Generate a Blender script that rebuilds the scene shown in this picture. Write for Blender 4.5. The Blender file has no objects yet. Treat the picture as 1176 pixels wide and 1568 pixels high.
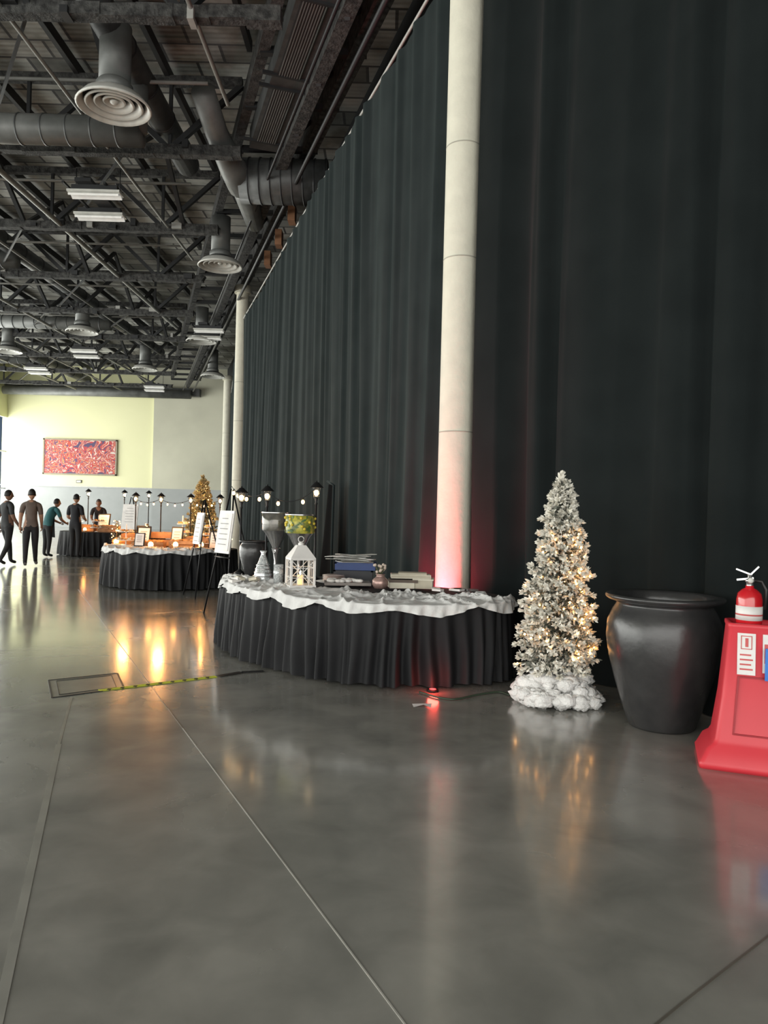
import bpy, math, random
from mathutils import Vector, Matrix
random.seed(7)
R=random.random
def U(a,b): return a+(b-a)*R()
scn=bpy.context.scene
scn.view_settings.view_transform='Standard'
scn.view_settings.look='None'

# ---------------------------------------------------------------- materials
def mat(name,col,rough=0.6,metal=0.0,col2=None,nscale=5.0,bump=0.0,bscale=30.0,emis=None,estr=0.0,trans=0.0,coat=0.0,alpha=1.0,spec=0.5):
    m=bpy.data.materials.new(name); m.use_nodes=True
    nt=m.node_tree; b=nt.nodes['Principled BSDF']
    b.inputs['Base Color'].default_value=(*col,1); b.inputs['Roughness'].default_value=rough
    b.inputs['Metallic'].default_value=metal
    b.inputs['Specular IOR Level'].default_value=spec
    if coat: b.inputs['Coat Weight'].default_value=coat
    if trans: b.inputs['Transmission Weight'].default_value=trans
    if emis:
        b.inputs['Emission Color'].default_value=(*emis,1); b.inputs['Emission Strength'].default_value=estr
    tc=nt.nodes.new('ShaderNodeTexCoord')
    n=nt.nodes.new('ShaderNodeTexNoise'); n.inputs['Scale'].default_value=nscale; n.inputs['Detail'].default_value=5
    nt.links.new(tc.outputs['Object'],n.inputs['Vector'])
    r=nt.nodes.new('ShaderNodeValToRGB')
    c2=col2 if col2 else tuple(c*0.82 for c in col)
    r.color_ramp.elements[0].position=.35; r.color_ramp.elements[1].position=.65
    r.color_ramp.elements[0].color=(*c2,1); r.color_ramp.elements[1].color=(*col,1)
    nt.links.new(n.outputs['Fac'],r.inputs['Fac']); nt.links.new(r.outputs['Color'],b.inputs['Base Color'])
    if bump:
        n2=nt.nodes.new('ShaderNodeTexNoise'); n2.inputs['Scale'].default_value=bscale; n2.inputs['Detail'].default_value=4
        nt.links.new(tc.outputs['Object'],n2.inputs['Vector'])
        bp=nt.nodes.new('ShaderNodeBump'); bp.inputs['Strength'].default_value=bump; bp.inputs['Distance'].default_value=.02
        nt.links.new(n2.outputs['Fac'],bp.inputs['Height']); nt.links.new(bp.outputs['Normal'],b.inputs['Normal'])
    return m

# ---------------------------------------------------------------- mesh builder
class MB:
    def __init__(s): s.v=[]; s.f=[]; s.m=[]; s.mats=[]; s.sm=[]
    def mi(s,m):
        if m not in s.mats: s.mats.append(m)
        return s.mats.index(m)
    def add(s,vs,fs,m,smooth=True):
        o=len(s.v); s.v+= [tuple(v) for v in vs]; k=s.mi(m)
        for f in fs: s.f.append(tuple(i+o for i in f)); s.m.append(k); s.sm.append(smooth)
    def box(s,c,size,m,rot=(0,0,0),taper=1.0):
        M=Matrix.Rotation(rot[2],3,'Z')@Matrix.Rotation(rot[1],3,'Y')@Matrix.Rotation(rot[0],3,'X')
        vs=[]
        for z in(-.5,.5):
            t=taper if z>0 else 1
            for x,y in((-.5,-.5),(.5,-.5),(.5,.5),(-.5,.5)):
                vs.append(Vector(c)+M@Vector((x*size[0]*t,y*size[1]*t,z*size[2])))
        s.add(vs,[(3,2,1,0),(4,5,6,7),(0,1,5,4),(1,2,6,5),(2,3,7,6),(3,0,4,7)],m,False)
    def beam(s,p0,p1,w,h,m):
        p0=Vector(p0);p1=Vector(p1);d=(p1-p0).normalized()
        up=Vector((0,0,1)) if abs(d.z)<.95 else Vector((0,1,0))
        a=d.cross(up).normalized(); b=a.cross(d)
        vs=[]
        for p in(p0,p1):
            for x,y in((-.5,-.5),(.5,-.5),(.5,.5),(-.5,.5)): vs.append(p+a*x*w+b*y*h)
        s.add(vs,[(3,2,1,0),(4,5,6,7),(0,1,5,4),(1,2,6,5),(2,3,7,6),(3,0,4,7)],m,False)
    def tube(s,pts,rad,m,n=8,cap=True):
        pts=[Vector(p) for p in pts]
        if not hasattr(rad,'__len__'): rad=[rad]*len(pts)
        vs=[];fs=[]
        d0=(pts[1]-pts[0]).normalized()
        up=Vector((0,0,1)) if abs(d0.z)<.9 else Vector((1,0,0))
        a=d0.cross(up).normalized()
        for i,p in enumerate(pts):
            if i==0:d=pts[1]-pts[0]
            elif i==len(pts)-1:d=pts[-1]-pts[-2]
            else:d=pts[i+1]-pts[i-1]
            d.normalize(); a=(a-d*a.dot(d)).normalized(); b=d.cross(a)
            for k in range(n):
                t=2*math.pi*k/n; vs.append(p+(a*math.cos(t)+b*math.sin(t))*rad[i])
        for i in range(len(pts)-1):
            for k in range(n):
                k2=(k+1)%n; fs.append((i*n+k,i*n+k2,(i+1)*n+k2,(i+1)*n+k))
        if cap:
            fs.append(tuple(range(n-1,-1,-1))); fs.append(tuple((len(pts)-1)*n+k for k in range(n)))
        s.add(vs,fs,m,True)
    def lathe(s,prof,c,m,n=32):
        vs=[];fs=[]
        for r,z in prof:
            for k in range(n):
                t=2*math.pi*k/n; vs.append((c[0]+r*math.cos(t),c[1]+r*math.sin(t),c[2]+z))
        for i in range(len(prof)-1):
            for k in range(n):
                k2=(k+1)%n; fs.append((i*n+k,i*n+k2,(i+1)*n+k2,(i+1)*n+k))
        s.add(vs,fs,m,True)
    def sphere(s,c,r,m,nu=12,nv=8,fn=None):
        if not hasattr(r,'__len__'): r=(r,r,r)
        vs=[];fs=[]
        for j in range(nv+1):
            ph=math.pi*j/nv
            for i in range(nu):
                t=2*math.pi*i/nu
                p=Vector((math.sin(ph)*math.cos(t),math.sin(ph)*math.sin(t),math.cos(ph)))
                if fn:p=fn(p)
                vs.append((c[0]+p.x*r[0],c[1]+p.y*r[1],c[2]+p.z*r[2]))
        for j in range(nv):
            for i in range(nu):
                i2=(i+1)%nu; fs.append((j*nu+i,(j+1)*nu+i,(j+1)*nu+i2,j*nu+i2))
        s.add(vs,fs,m,True)
    def grid(s,P,m,closed=False,smooth=True):
        nr=len(P);nc=len(P[0]);vs=[p for r in P for p in r];fs=[]
        for i in range(nr-1):
            for j in range(nc if closed else nc-1):
                j2=(j+1)%nc; fs.append((i*nc+j,i*nc+j2,(i+1)*nc+j2,(i+1)*nc+j))
        s.add(vs,fs,m,smooth)
    def done(s,name,loc=(0,0,0),rz=0,scale=1.0,bevel=0):
        me=bpy.data.meshes.new(name); me.from_pydata(s.v,[],s.f); 
        for m in s.mats: me.materials.append(m)
        me.polygons.foreach_set('material_index',s.m); me.polygons.foreach_set('use_smooth',s.sm); me.update()
        o=bpy.data.objects.new(name,me); scn.collection.objects.link(o); o.location=loc; o.rotation_euler=(0,0,rz); o.scale=(scale,)*3
        if bevel:
            b=o.modifiers.new('bevel','BEVEL'); b.width=bevel; b.segments=2; b.limit_method='ANGLE'
        return o

def catmull(pts,n,closed=True):
    out=[];N=len(pts)
    rng=range(N) if closed else range(N-1)
    for i in rng:
        def g(k): return Vector(pts[k%N]) if closed else Vector(pts[max(0,min(N-1,k))])
        p0,p1,p2,p3=g(i-1),g(i),g(i+1),g(i+2)
        for k in range(n):
            t=k/n; out.append(.5*((2*p1)+(-p0+p2)*t+(2*p0-5*p1+4*p2-p3)*t*t+(-p0+3*p1-3*p2+p3)*t**3))
    if not closed: out.append(Vector(pts[-1]))
    return out
def resample(pts,step,closed=False):
    P=list(pts)+([pts[0]] if closed else [])
    L=[0]
    for a,b in zip(P,P[1:]): L.append(L[-1]+(b-a).length)
    n=max(2,int(L[-1]/step)); out=[];j=0
    for i in range(n if closed else n+1):
        s=L[-1]*i/n
        while j<len(P)-2 and L[j+1]<s: j+=1
        t=(s-L[j])/max(1e-9,L[j+1]-L[j]); out.append(P[j].lerp(P[j+1],t))
    return out,L[-1]

# ---------------------------------------------------------------- floor
def floor_mat():
    m=bpy.data.materials.new('polished_concrete'); m.use_nodes=True; nt=m.node_tree; b=nt.nodes['Principled BSDF']
    tc=nt.nodes.new('ShaderNodeTexCoord')
    def noise(sc,det,dist=0):
        n=nt.nodes.new('ShaderNodeTexNoise'); n.inputs['Scale'].default_value=sc; n.inputs['Detail'].default_value=det; n.inputs['Distortion'].default_value=dist
        nt.links.new(tc.outputs['Object'],n.inputs['Vector']); return n
    n1=noise(.8,8,.7); n2=noise(3.2,9,.4)
    mx=nt.nodes.new('ShaderNodeMath'); mx.operation='MULTIPLY_ADD'; mx.inputs[1].default_value=.5
    nt.links.new(n2.outputs['Fac'],mx.inputs[0])
    ml=nt.nodes.new('ShaderNodeMath'); ml.operation='MULTIPLY'; ml.inputs[1].default_value=.5; nt.links.new(n1.outputs['Fac'],ml.inputs[0]); nt.links.new(ml.outputs[0],mx.inputs[2])
    r=nt.nodes.new('ShaderNodeValToRGB'); e=r.color_ramp.elements
    e[0].position=.36; e[0].color=(.185,.184,.165,1); e[1].position=.64; e[1].color=(.305,.298,.268,1)
    nt.links.new(mx.outputs[0],r.inputs['Fac']); nt.links.new(r.outputs['Color'],b.inputs['Base Color'])
    rr=nt.nodes.new('ShaderNodeMapRange'); rr.inputs[1].default_value=.3; rr.inputs[2].default_value=.7; rr.inputs[3].default_value=.18; rr.inputs[4].default_value=.30
    nt.links.new(n1.outputs['Fac'],rr.inputs[0]); nt.links.new(rr.outputs[0],b.inputs['Roughness'])
    b.inputs['Coat Weight'].default_value=.7; b.inputs['Coat Roughness'].default_value=.11
    n3=noise(1.3,2); bp=nt.nodes.new('ShaderNodeBump'); bp.inputs['Strength'].default_value=.14; bp.inputs['Distance'].default_value=.02
    nt.links.new(n3.outputs['Fac'],bp.inputs['Height']); nt.links.new(bp.outputs['Normal'],b.inputs['Normal'])
    return m
M_floor=floor_mat()
g=MB(); g.box((-8.5,21,-.1),(35.2,58.4,.2),M_floor); g.done('floor')

M_joint=mat('joint_filler',(.44,.43,.39),.4); M_jdark=mat('joint_dark',(.13,.12,.10),.4)
def strip(name,pts,w,m,z=.001):
    g=MB(); 
    for a,b in zip(pts,pts[1:]):
        g.beam((a[0],a[1],z),(b[0],b[1],z),w,.002,m)
    return g.done(name)
strip('floor_joint',[(.6,1.28),(.105,2.266),(-1.385,5.23)],.006,M_joint)
strip('floor_joint',[(-1.385,5.23),(-2.6,7.65),(-5.6,13.6)],.006,M_jdark)
strip('floor_joint',[(-.8,1.34),(-1.128,2.23),(-2.08,4.81)],.035,mat('joint_band',(.285,.28,.25),.3))
strip('floor_joint',[(-.4,1.2),(1.013,2.40),(1.5,2.80),(3.9,4.75)],.009,M_jdark)
strip('floor_joint',[(-2.08,4.81),(-2.5,6.0)],.02,mat('joint_band2',(.27,.27,.24),.3))

M_hd=mat('hatch_frame',(.05,.05,.05),.4,.5); M_hp=mat('hatch_plate',(.22,.22,.195),.3,col2=(.17,.17,.15))
c=[(-2.93,6.54),(-2.445,6.88),(-2.19,6.33),(-2.64,5.96)]
cc=Vector((sum(p[0] for p in c)/4,sum(p[1] for p in c)/4,0))
g=MB(); g.add([(p[0],p[1],.002) for p in c],[(0,1,2,3)],M_hp,False)
for i in range(4):
    a=c[i];b=c[(i+1)%4]; g.beam((*a,.003),(*b,.003),.016,.004,M_hd)
    a2=cc.lerp(Vector((*a,0)),.8); b2=cc.lerp(Vector((*b,0)),.8); g.beam((a2.x,a2.y,.003),(b2.x,b2.y,.003),.007,.004,M_hd)
g.done('floor_hatch')
M_tape=mat('yellow_tape',(.62,.68,.04),.6); M_blk=mat('black_rubber',(.012,.012,.012),.5); M_tk=mat('tape_black',(.03,.035,.01),.6)
g=MB(); a=Vector((-2.36,6.22,.004)); b=Vector((-1.52,6.85,.004)); g.beam(a,b,.06,.004,M_tape)
for k in range(9):
    p=a.lerp(b,(k+.6)/9.5); g.beam(p+Vector((0,0,.0015)),p+(b-a).normalized()*.025+Vector((.012,-.012,.0015)),.05,.003,M_tk)
g.done('hazard_tape')
strip('cable_cover',[(-1.50,6.86),(-1.32,7.05),(-1.12,7.12)],.07,M_blk,.006)
g=MB(); P=catmull([Vector((.35,6.42,.012)),Vector((.6,6.2,.012)),Vector((.85,6.38,.012)),Vector((1.05,6.5,.012)),Vector((1.13,6.4,.012))],8,False); g.tube(P,.009,mat('extension_cord_rubber',(.03,.05,.03),.5),6); g.done('extension_cord')
g=MB(); g.grid([[(.28,5.95,.004),(.36,5.97,.02),(.42,5.94,.004)],[(.27,6.03,.01),(.35,6.04,.012),(.43,6.02,.02)]],mat('paper_scrap',(.7,.7,.68),.7)); g.done('paper_scrap')

# ---------------------------------------------------------------- shell
M_yel=mat('yellow_paint',(.80,.79,.50),.7,nscale=.3,col2=(.77,.765,.47))
M_beige=mat('beige_paint',(.62,.61,.49),.7,nscale=.3)
M_grey=mat('grey_block',(.42,.44,.44),.7,nscale=1.0,col2=(.38,.40,.40))
M_dark=mat('dark_wall',(.02,.022,.024),.9)
H=10.9
g=MB()
g.box((-15.5,50.1,(H+2.75)/2),(21,.2,H-2.75),M_yel)
g.box((-15.5,50.1,1.375),(21,.2,2.75),M_grey)
g.box((-13.1,49.9,(H+2.75)/2),(5.2,.2,H-2.75),M_beige)
g.box((-13.1,49.9,1.375),(5.2,.2,2.75),M_grey)
g.box((-15.5,49.98,2.75),(21,.08,.06),mat('trim_white',(.6,.6,.58),.6))
g.done('wall_back')
M_fr=mat('mullion',(.45,.46,.46),.4,.2)
g=MB()
g.box((-25.75,21,9.1),(.2,58,3.6),M_yel); g.box((-25.75,21,.1),(.2,58,.2),M_grey)
g.done('wall_left')
g=MB()
for i in range(20):
    y=-8+i*2.9; g.box((-25.75,y,3.75),(.12,.1,7.1),M_fr)
for z in(2.5,5): g.box((-25.75,21,z),(.1,58,.08),M_fr)
g.done('window_1')
g=MB(); g.box((-8.5,-8.1,9.3),(35,.2,3.2),M_beige); g.box((-8.5,-8.1,.1),(35,.2,.2),M_grey); g.done('wall_front')
g=MB()
for i in range(13): g.box((-25.8+i*2.9,-8.1,3.95),(.1,.12,7.5),M_fr)
for z in(2.5,5): g.box((-8.5,-8.1,z),(35,.1,.08),M_fr)
g.done('window_2')  # unseen glazing behind the camera, put in with the front fill
W=[(-10.75,49.9),(1.65,9.2),(3.6,6.4),(6.1,2),(8.6,-8)]
g=MB()
for a,b in zip(W,W[1:]): g.beam((a[0],a[1],H/2),(b[0],b[1],H/2),.15,H,M_dark)
g.done('wall_right')

def deck_mat():
    m=bpy.data.materials.new('roof_deck'); m.use_nodes=True; nt=m.node_tree; b=nt.nodes['Principled BSDF']
    tc=nt.nodes.new('ShaderNodeTexCoord'); br=nt.nodes.new('ShaderNodeTexBrick')
    br.inputs['Scale'].default_value=.42; br.inputs['Color1'].default_value=(.62,.62,.58,1); br.inputs['Color2'].default_value=(.20,.20,.185,1); br.inputs['Mortar'].default_value=(.1,.1,.1,1); br.inputs['Mortar Size'].default_value=.014
    nt.links.new(tc.outputs['Object'],br.inputs['Vector'])
    n=nt.nodes.new('ShaderNodeTexNoise'); n.inputs['Scale'].default_value=.6; n.inputs['Detail'].default_value=8; nt.links.new(tc.outputs['Object'],n.inputs['Vector'])
    r=nt.nodes.new('ShaderNodeValToRGB'); r.color_ramp.elements[0].position=.40; r.color_ramp.elements[0].color=(.25,.235,.21,1); r.color_ramp.elements[1].position=.60
    nt.links.new(n.outputs['Fac'],r.inputs['Fac'])
    mx=nt.nodes.new('ShaderNodeMix'); mx.data_type='RGBA'; mx.blend_type='MULTIPLY'; mx.inputs[0].default_value=.95
    nt.links.new(br.outputs['Color'],mx.inputs[6]); nt.links.new(r.outputs['Color'],mx.inputs[7]); nt.links.new(mx.outputs[2],b.inputs['Base Color'])
    wv=nt.nodes.new('ShaderNodeTexWave'); wv.inputs['Scale'].default_value=2.2; wv.bands_direction='Y'; nt.links.new(tc.outputs['Object'],wv.inputs['Vector'])
    bp=nt.nodes.new('ShaderNodeBump'); bp.inputs['Strength'].default_value=.3; bp.inputs['Distance'].default_value=.03; nt.links.new(wv.outputs['Fac'],bp.inputs['Height']); nt.links.new(bp.outputs['Normal'],b.inputs['Normal'])
    b.inputs['Roughness'].default_value=.8
    return m
g=MB(); g.box((-8.5,21,H+.1),(35.2,58.4,.2),deck_mat()); g.done('ceiling')

# ---------------------------------------------------------------- ceiling steel
M_st=mat('fireproofed_steel',(.065,.065,.062),.85,col2=(.012,.012,.012),nscale=9,bump=1.0,bscale=25)
M_st2=mat('painted_steel',(.022,.023,.025),.5,.1)
M_pipe=mat('grey_pipe',(.36,.36,.34),.5,.1)
M_duct=mat('duct_metal',(.085,.088,.088),.5,.2,col2=(.05,.053,.053))
M_ductl=mat('duct_light',(.18,.185,.18),.5,.15,col2=(.11,.115,.11),nscale=2)
M_white=mat('white_enamel',(.60,.60,.56),.4)
M_brass=mat('warm_brick',(.25,.12,.06),.8)
def xr(Y): return 2.0-.335*Y
ys=[6.9+4.35*i for i in range(10)]
for Y in ys:
    g=MB(); x1=xr(Y); x0=-25.4
    rr=random.Random(int(Y*10))
    X=x0; w=.2
    while X<x1:
        X2=min(x1,X+.55); g.beam((X,Y,9.07+rr.uniform(-.012,.012)),(X2+.01,Y,9.07+rr.uniform(-.012,.012)),w+rr.uniform(-.02,.03),w+rr.uniform(-.02,.04),M_st); X=X2
    g.beam((x0,Y,10.55),(x1,Y,10.55),.16,.18,M_st)
    x=x1;k=0
    while x-1.5>x0:
        g.beam((x,Y,9.1 if k%2 else 10.5),(x-1.5,Y,10.5 if k%2 else 9.1),.11,.11,M_st2)
        if k%2==0: g.beam((x-1.5,Y,9.1),(x-1.5,Y,10.5),.07,.07,M_st2)
        x-=1.5;k+=1
    g.beam((x0,Y+.25,9.2),(x1,Y+.25,9.2),.04,.04,M_st2)
    for k in range(12):
        X=rr.uniform(x1-14,x1-.3); g.box((X,Y-.05,9.07+rr.uniform(-.12,.14)),(rr.uniform(.08,.3),.26,rr.uniform(.06,.2)),M_st2 if k%4 else M_pipe)
    g.done('roof_truss')
g=MB()
for i in range(14):
    X=-1-1.9*i
    yend=min(49.6,(2.0-X)/.335)
    g.beam((X,-7.8,10.72),(X,yend,10.72),.1,.22,M_st2)
g.done('roof_purlin')
g=MB()
for X,r,z in((-3.1,.04,9.07),(-6.0,.035,9.07),(-8.9,.065,9.07),(-11.6,.04,9.3),(-14.4,.06,9.1),(-17.4,.04,9.1),(-20.4,.06,9.1)):
    g.tube([(X,-7,z),(X,min(48.4,(1.5-X)/.335),z)],r,M_pipe,8)
for Y in ys[1:]:
    g.tube([(-25,Y-1.7,9.55),(xr(Y)-.3,Y-1.7,9.55)],.035,M_pipe,6)
g.done('sprinkler_pipe')
g=MB()
for i,Y in enumerate(ys[:-1]):
    for X in(-5.6,-9.9,-13.2,-16.5,-20):
        if X<xr(Y+4.35)-.3:
            g.beam((X,Y,9.1),(X,Y+2.17,10.6),.1,.1,M_st2); g.beam((X,Y+4.35,9.1),(X,Y+2.17,10.6),.1,.1,M_st2)
            g.beam((X,Y,9.15),(X-3,Y+4.35,9.15),.05,.05,M_st2)
g.done('roof_bracing')
g=MB()
def cl(Y,off,z): return (3.6-.335*Y+off,Y,z)
g.beam(cl(2,-.55,9.35),cl(47,-.55,9.35),.24,.3,M_st)
g.beam(cl(2,.1,9.9),cl(47,.1,9.9),.3,.5,M_st)
g.beam(cl(2,-1.55,9.9),cl(47,-1.55,9.9),.2,.35,M_st)
g.tube([cl(2,-.2,8.95),cl(47,-.2,8.95)],.05,M_st2)
g.tube([cl(2,-.85,9.0),cl(47,-.85,9.0)],.03,M_st2)
for i in range(24):
    Y=6+i*1.8; g.beam(cl(Y,-1.6,9.75),cl(Y,.3,9.75),.12,.12,M_st2); g.beam(cl(Y,-.55,9.2),cl(Y+1.4,.1,10.3),.09,.09,M_st2)
for i in range(3):
    Y=18.6+i*1.7; g.box(cl(Y,.12,9.0),(.18,.35,.42),M_brass)
g.done('steel_girder')
M_lv=mat('louvre',(.2,.205,.2),.5,.3); M_lvd=mat('louvre_dark',(.02,.02,.02),.8)
g=MB(); a=Vector(cl(5,-1.05,9.55)); b=Vector(cl(16,-1.05,9.55)); g.beam(a,b,.62,.42,M_duct)
d=(b-a).normalized(); n=Vector((d.y,-d.x,0))
for k in range(4):
    s0=1.6+k*2.5
    p=a+d*s0-Vector((0,0,.225)); q=p+d*2.1; g.beam(p-n*.02,q-n*.02,.44,.02,M_lvd)
    for j in range(9):
        o=n*(-.2+j*.045); g.beam(p+o-Vector((0,0,.015)),q+o-Vector((0,0,.015)),.016,.02,M_lv)
    for pp in(p,q): g.beam(pp-n*.5,pp+n*.5,.05,.06,M_st2)
g.done('linear_air_duct')
g=MB()
g.tube([(-3.5,17.1,9.15),(-1.5,17.1,9.15)],[.5,.5],M_duct,20)
for i in range(8): g.tube([(-3.3+i*.25,17.1,9.15),(-3.27+i*.25,17.1,9.15)],.52,M_st2,20)
g.tube([(-3.45,17.1,9.15),(-3.6,16.6,9.2),(-3.75,15.6,9.5),(-3.8,14.6,9.8)],[.42,.3,.24,.24],M_ductl,16)
g.tube([(-3.3,17.1,9.15),(-3.5,17.6,9.15),(-3.7,20,9.3)],[.42,.3,.24],M_ductl,16)
g.done('duct_elbow')
for X in(-4.85,-12.0,-19.5):
    g=MB(); g.tube([(X,8,9.65),(X,min(48,(1-X)/.335),9.65)],.27,M_duct,16)
    Y=8.2
    while Y<min(48,(1-X)/.335)-.5:
        g.tube([(X,Y,9.65),(X,Y+.03,9.65)],.285,M_st2,16); Y+=1.2
    for Y in(13.9,23.5,31.6,39.7):
        if Y<(0-X)/.335:
            zz=8.6 if Y<14 else 9.3
            g.tube([(X-5.6,Y,zz),(X+.1,Y,zz)],.27,M_ductl,18)
            for k in range(12): g.tube([(X-5.4+k*.46,Y,zz),(X-5.37+k*.46,Y,zz)],.285,M_duct,18)
            if Y<14: g.tube([(X,Y,8.6),(X,Y,9.65)],.2,M_ductl,14)
    g.done('air_duct')
def diffuser(X,Y,z=8.27,s=.62):
    g=MB()
    g.tube([(0,0,1.4),(0,0,.45)],.26,M_ductl,20)
    g.lathe([(.26,.45),(.3,.4),(.3,.3),(.22,.25)],(0,0,0),M_ductl)
    for i in range(4):
        r=s*(1-.23*i); z0=.03+.03*i
        g.lathe([(r-.02,z0+.03),(r,z0),(r-.03,z0-.02),(r-.1,z0+.07),(r-.15,z0+.16),(r-.12,z0+.15),(r-.05,z0+.06),(r-.02,z0+.03)],(0,0,0),M_white)
    g.lathe([(s-.02,.05),(s*.75,.2),(.28,.3)],(0,0,0),M_duct)
    g.sphere((0,0,.12),(.07,.07,.04),M_white)
    g.done('air_diffuser',(X,Y,z))
for X,Y in((-4.75,12.5),(-4.75,20.6),(-12,16.6),(-12,28.9),(-12,36.5),(-7.6,30),(-17,33),(-9,38)): diffuser(X,Y)
M_tube=mat('lamp_tube',(.75,.75,.72),.4,emis=(1,1,.96),estr=.15)
def highbay(X,Y):
    g=MB()
    for dy in(-.62,.62):
        xo=-dy*.3
        g.box((xo,dy-.05,0),(1.1,.13,.04),M_tube,(.5,0,0)); g.box((xo,dy+.09,0),(1.1,.12,.04),M_tube,(-.5,0,0)); g.box((xo,dy+.02,.05),(1.15,.3,.05),M_white)
        g.box((xo,dy,.14),(1.0,.14,.12),M_st2)
    g.box((0,0,.24),(.35,1.7,.08),M_st2)
    for x in(-.5,.5): g.tube([(x,0,.25),(x,0,.85)],.012,M_st2)
    for x in(-.45,.45): g.box((x,0,.2),(.05,1.6,.05),M_st2)
    g.done('highbay_lamp',(X,Y,8.35))
for X,Y in((-6.7,16.8),(-7.1,29),(-13.7,33.4),(-13.5,42.8),(-18,38)): highbay(X,Y)
g=MB(); g.tube([(-25.4,48.9,9.0),(-13,48.9,9.0)],.28,M_ductl,18); g.box((-19,49.4,9.2),(13,.5,.5),M_duct); g.done('header_duct')

# ---------------------------------------------------------------- curtains
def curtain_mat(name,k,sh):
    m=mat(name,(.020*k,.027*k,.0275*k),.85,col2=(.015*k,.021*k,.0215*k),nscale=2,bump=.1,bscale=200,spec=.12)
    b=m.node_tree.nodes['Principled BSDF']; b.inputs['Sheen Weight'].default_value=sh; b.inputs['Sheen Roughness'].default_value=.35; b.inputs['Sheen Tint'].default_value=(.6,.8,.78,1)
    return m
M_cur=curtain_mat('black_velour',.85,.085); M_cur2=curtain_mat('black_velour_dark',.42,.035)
def curtain(name,pts,ztop,seed,step=.035,amp=.07,pitch=.5,cm=None,broad=.05):
    rnd=random.Random(seed)
    P,L=resample([Vector((p[0],p[1],0)) for p in pts],step)
    n=len(P); ph=0; phs=[];amps=[]; w=pitch; a=amp
    for i in range(n):
        if i%12==0: w=pitch*rnd.uniform(.5,1.9); a=amp*rnd.uniform(.2,1.4)
        ph+=2*math.pi*step/w; phs.append(ph); amps.append(a)
    k=8
    amps=[sum(amps[max(0,i-k):i+k+1])/len(amps[max(0,i-k):i+k+1]) for i in range(n)]
    rows=30; G=[]
    for r in range(rows+1):
        t=r/rows; row=[]
        for i in range(n):
            A=P[max(0,i-2)];B=P[min(n-1,i+2)]; d=(B-A).normalized(); nn=Vector((d.y,-d.x,0))
            s=math.sin(phs[i]+.5*math.sin(t*3+i*.02))
            f=(1-abs(s)**.8)*2-1
            off=amps[i]*(.75*s+.2*f)*(1-.3*t)+ broad*math.sin(i*step*.42+t*2)+.008*math.sin(phs[i]*2.3+t*4)
            sag=.05*math.sin(i*step*2*math.pi/1.2)
            z=.01+(ztop+sag*.4)*t
            p=P[i]+nn*off; row.append((p.x,p.y,z))
        G.append(row)
    g=MB(); g.grid(G,cm or M_cur)
    top=[(P[i].x,P[i].y,ztop+.03) for i in range(0,n,6)]
    g.tube(top,.025,M_pipe,6)
    return g.done(name)
curtain('stage_curtain',[(.60,8.95),(-5.1,25.9)],8.2,1,amp=.085,pitch=.62)
curtain('stage_curtain',[(-5.35,26.6),(-9.12,43.2)],8.2,2,step=.05)
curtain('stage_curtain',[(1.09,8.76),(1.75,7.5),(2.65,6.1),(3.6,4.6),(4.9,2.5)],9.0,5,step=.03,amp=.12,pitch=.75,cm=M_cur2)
M_vd=mat('opening_shade',(.003,.0035,.004),.95,spec=.05)  # near-black colour paints the shade inside the curtain opening
g=MB(); G=[]
for r in range(13):
    t=r/12; row=[]
    for j in range(13):
        s=j/12; k=s*(.95-.55*t); row.append((-.80-.335*k-.05-.02*math.sin(s*9+t),12.5+k,.02+2.0*t))
    G.append(row)
g.grid(G,M_vd); g.tube([(-.86,12.5,.02),(-.87,12.52,1.0),(-.86,12.5,2.0),(-1.0,12.9,2.08)],.022,M_cur,8)
g.done('curtain_opening_flap')

M_col=mat('column_paint',(.68,.66,.55),.7,nscale=5,col2=(.63,.61,.51),bump=.25,bscale=18)
M_cj=mat('column_joint',(.42,.41,.34),.8)
def column(X,Y,zt=9.2,r=.215):
    g=MB(); g.lathe([(r,0),(r,zt)],(0,0,0),M_col,48); g.lathe([(r+.08,zt),(r+.08,zt+.25),(0,zt+.25)],(0,0,0),M_col,40); g.lathe([(r,zt),(r+.08,zt)],(0,0,0),M_col,40)
    for z in(2.55,4.65,6.02): g.lathe([(r+.001,z),(r+.0025,z+.004),(r+.0025,z+.012),(r+.001,z+.016)],(0,0,0),M_cj,48)
    g.done('concrete_column',(X,Y,0))
column(.86,9.02); column(-5.22,26.25); column(-9.55,44.2,9.2,.24)

def mural_mat():
    m=bpy.data.materials.new('mural_paint'); m.use_nodes=True; nt=m.node_tree; b=nt.nodes['Principled BSDF']
    tc=nt.nodes.new('ShaderNodeTexCoord'); n=nt.nodes.new('ShaderNodeTexNoise'); n.inputs['Scale'].default_value=1.5; n.inputs['Detail'].default_value=3; n.inputs['Distortion'].default_value=1.4
    nt.links.new(tc.outputs['Object'],n.inputs['Vector']); r=nt.nodes.new('ShaderNodeValToRGB'); cr=r.color_ramp; cr.interpolation='CONSTANT'
    cols=[(0,(.05,.03,.10)),(.38,(.42,.025,.03)),(.445,(.7,.58,.50)),(.465,(.50,.05,.02)),(.52,(.07,.03,.12)),(.55,(.62,.22,.08)),(.585,(.42,.02,.03)),(.66,(.6,.5,.45))]
    cr.elements[0].color=(*cols[0][1],1); cr.elements[0].position=0
    cr.elements[1].position=cols[1][0]; cr.elements[1].color=(*cols[1][1],1)
    for p,c_ in cols[2:]:
        e=cr.elements.new(p); e.color=(*c_,1)
    nt.links.new(n.outputs['Fac'],r.inputs['Fac']); nt.links.new(r.outputs['Color'],b.inputs['Base Color']); return m
g=MB(); g.box((0,0,0),(4.8,.06,2.25),mural_mat())
M_mf=mat('mural_frame',(.3,.25,.18),.5)
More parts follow.
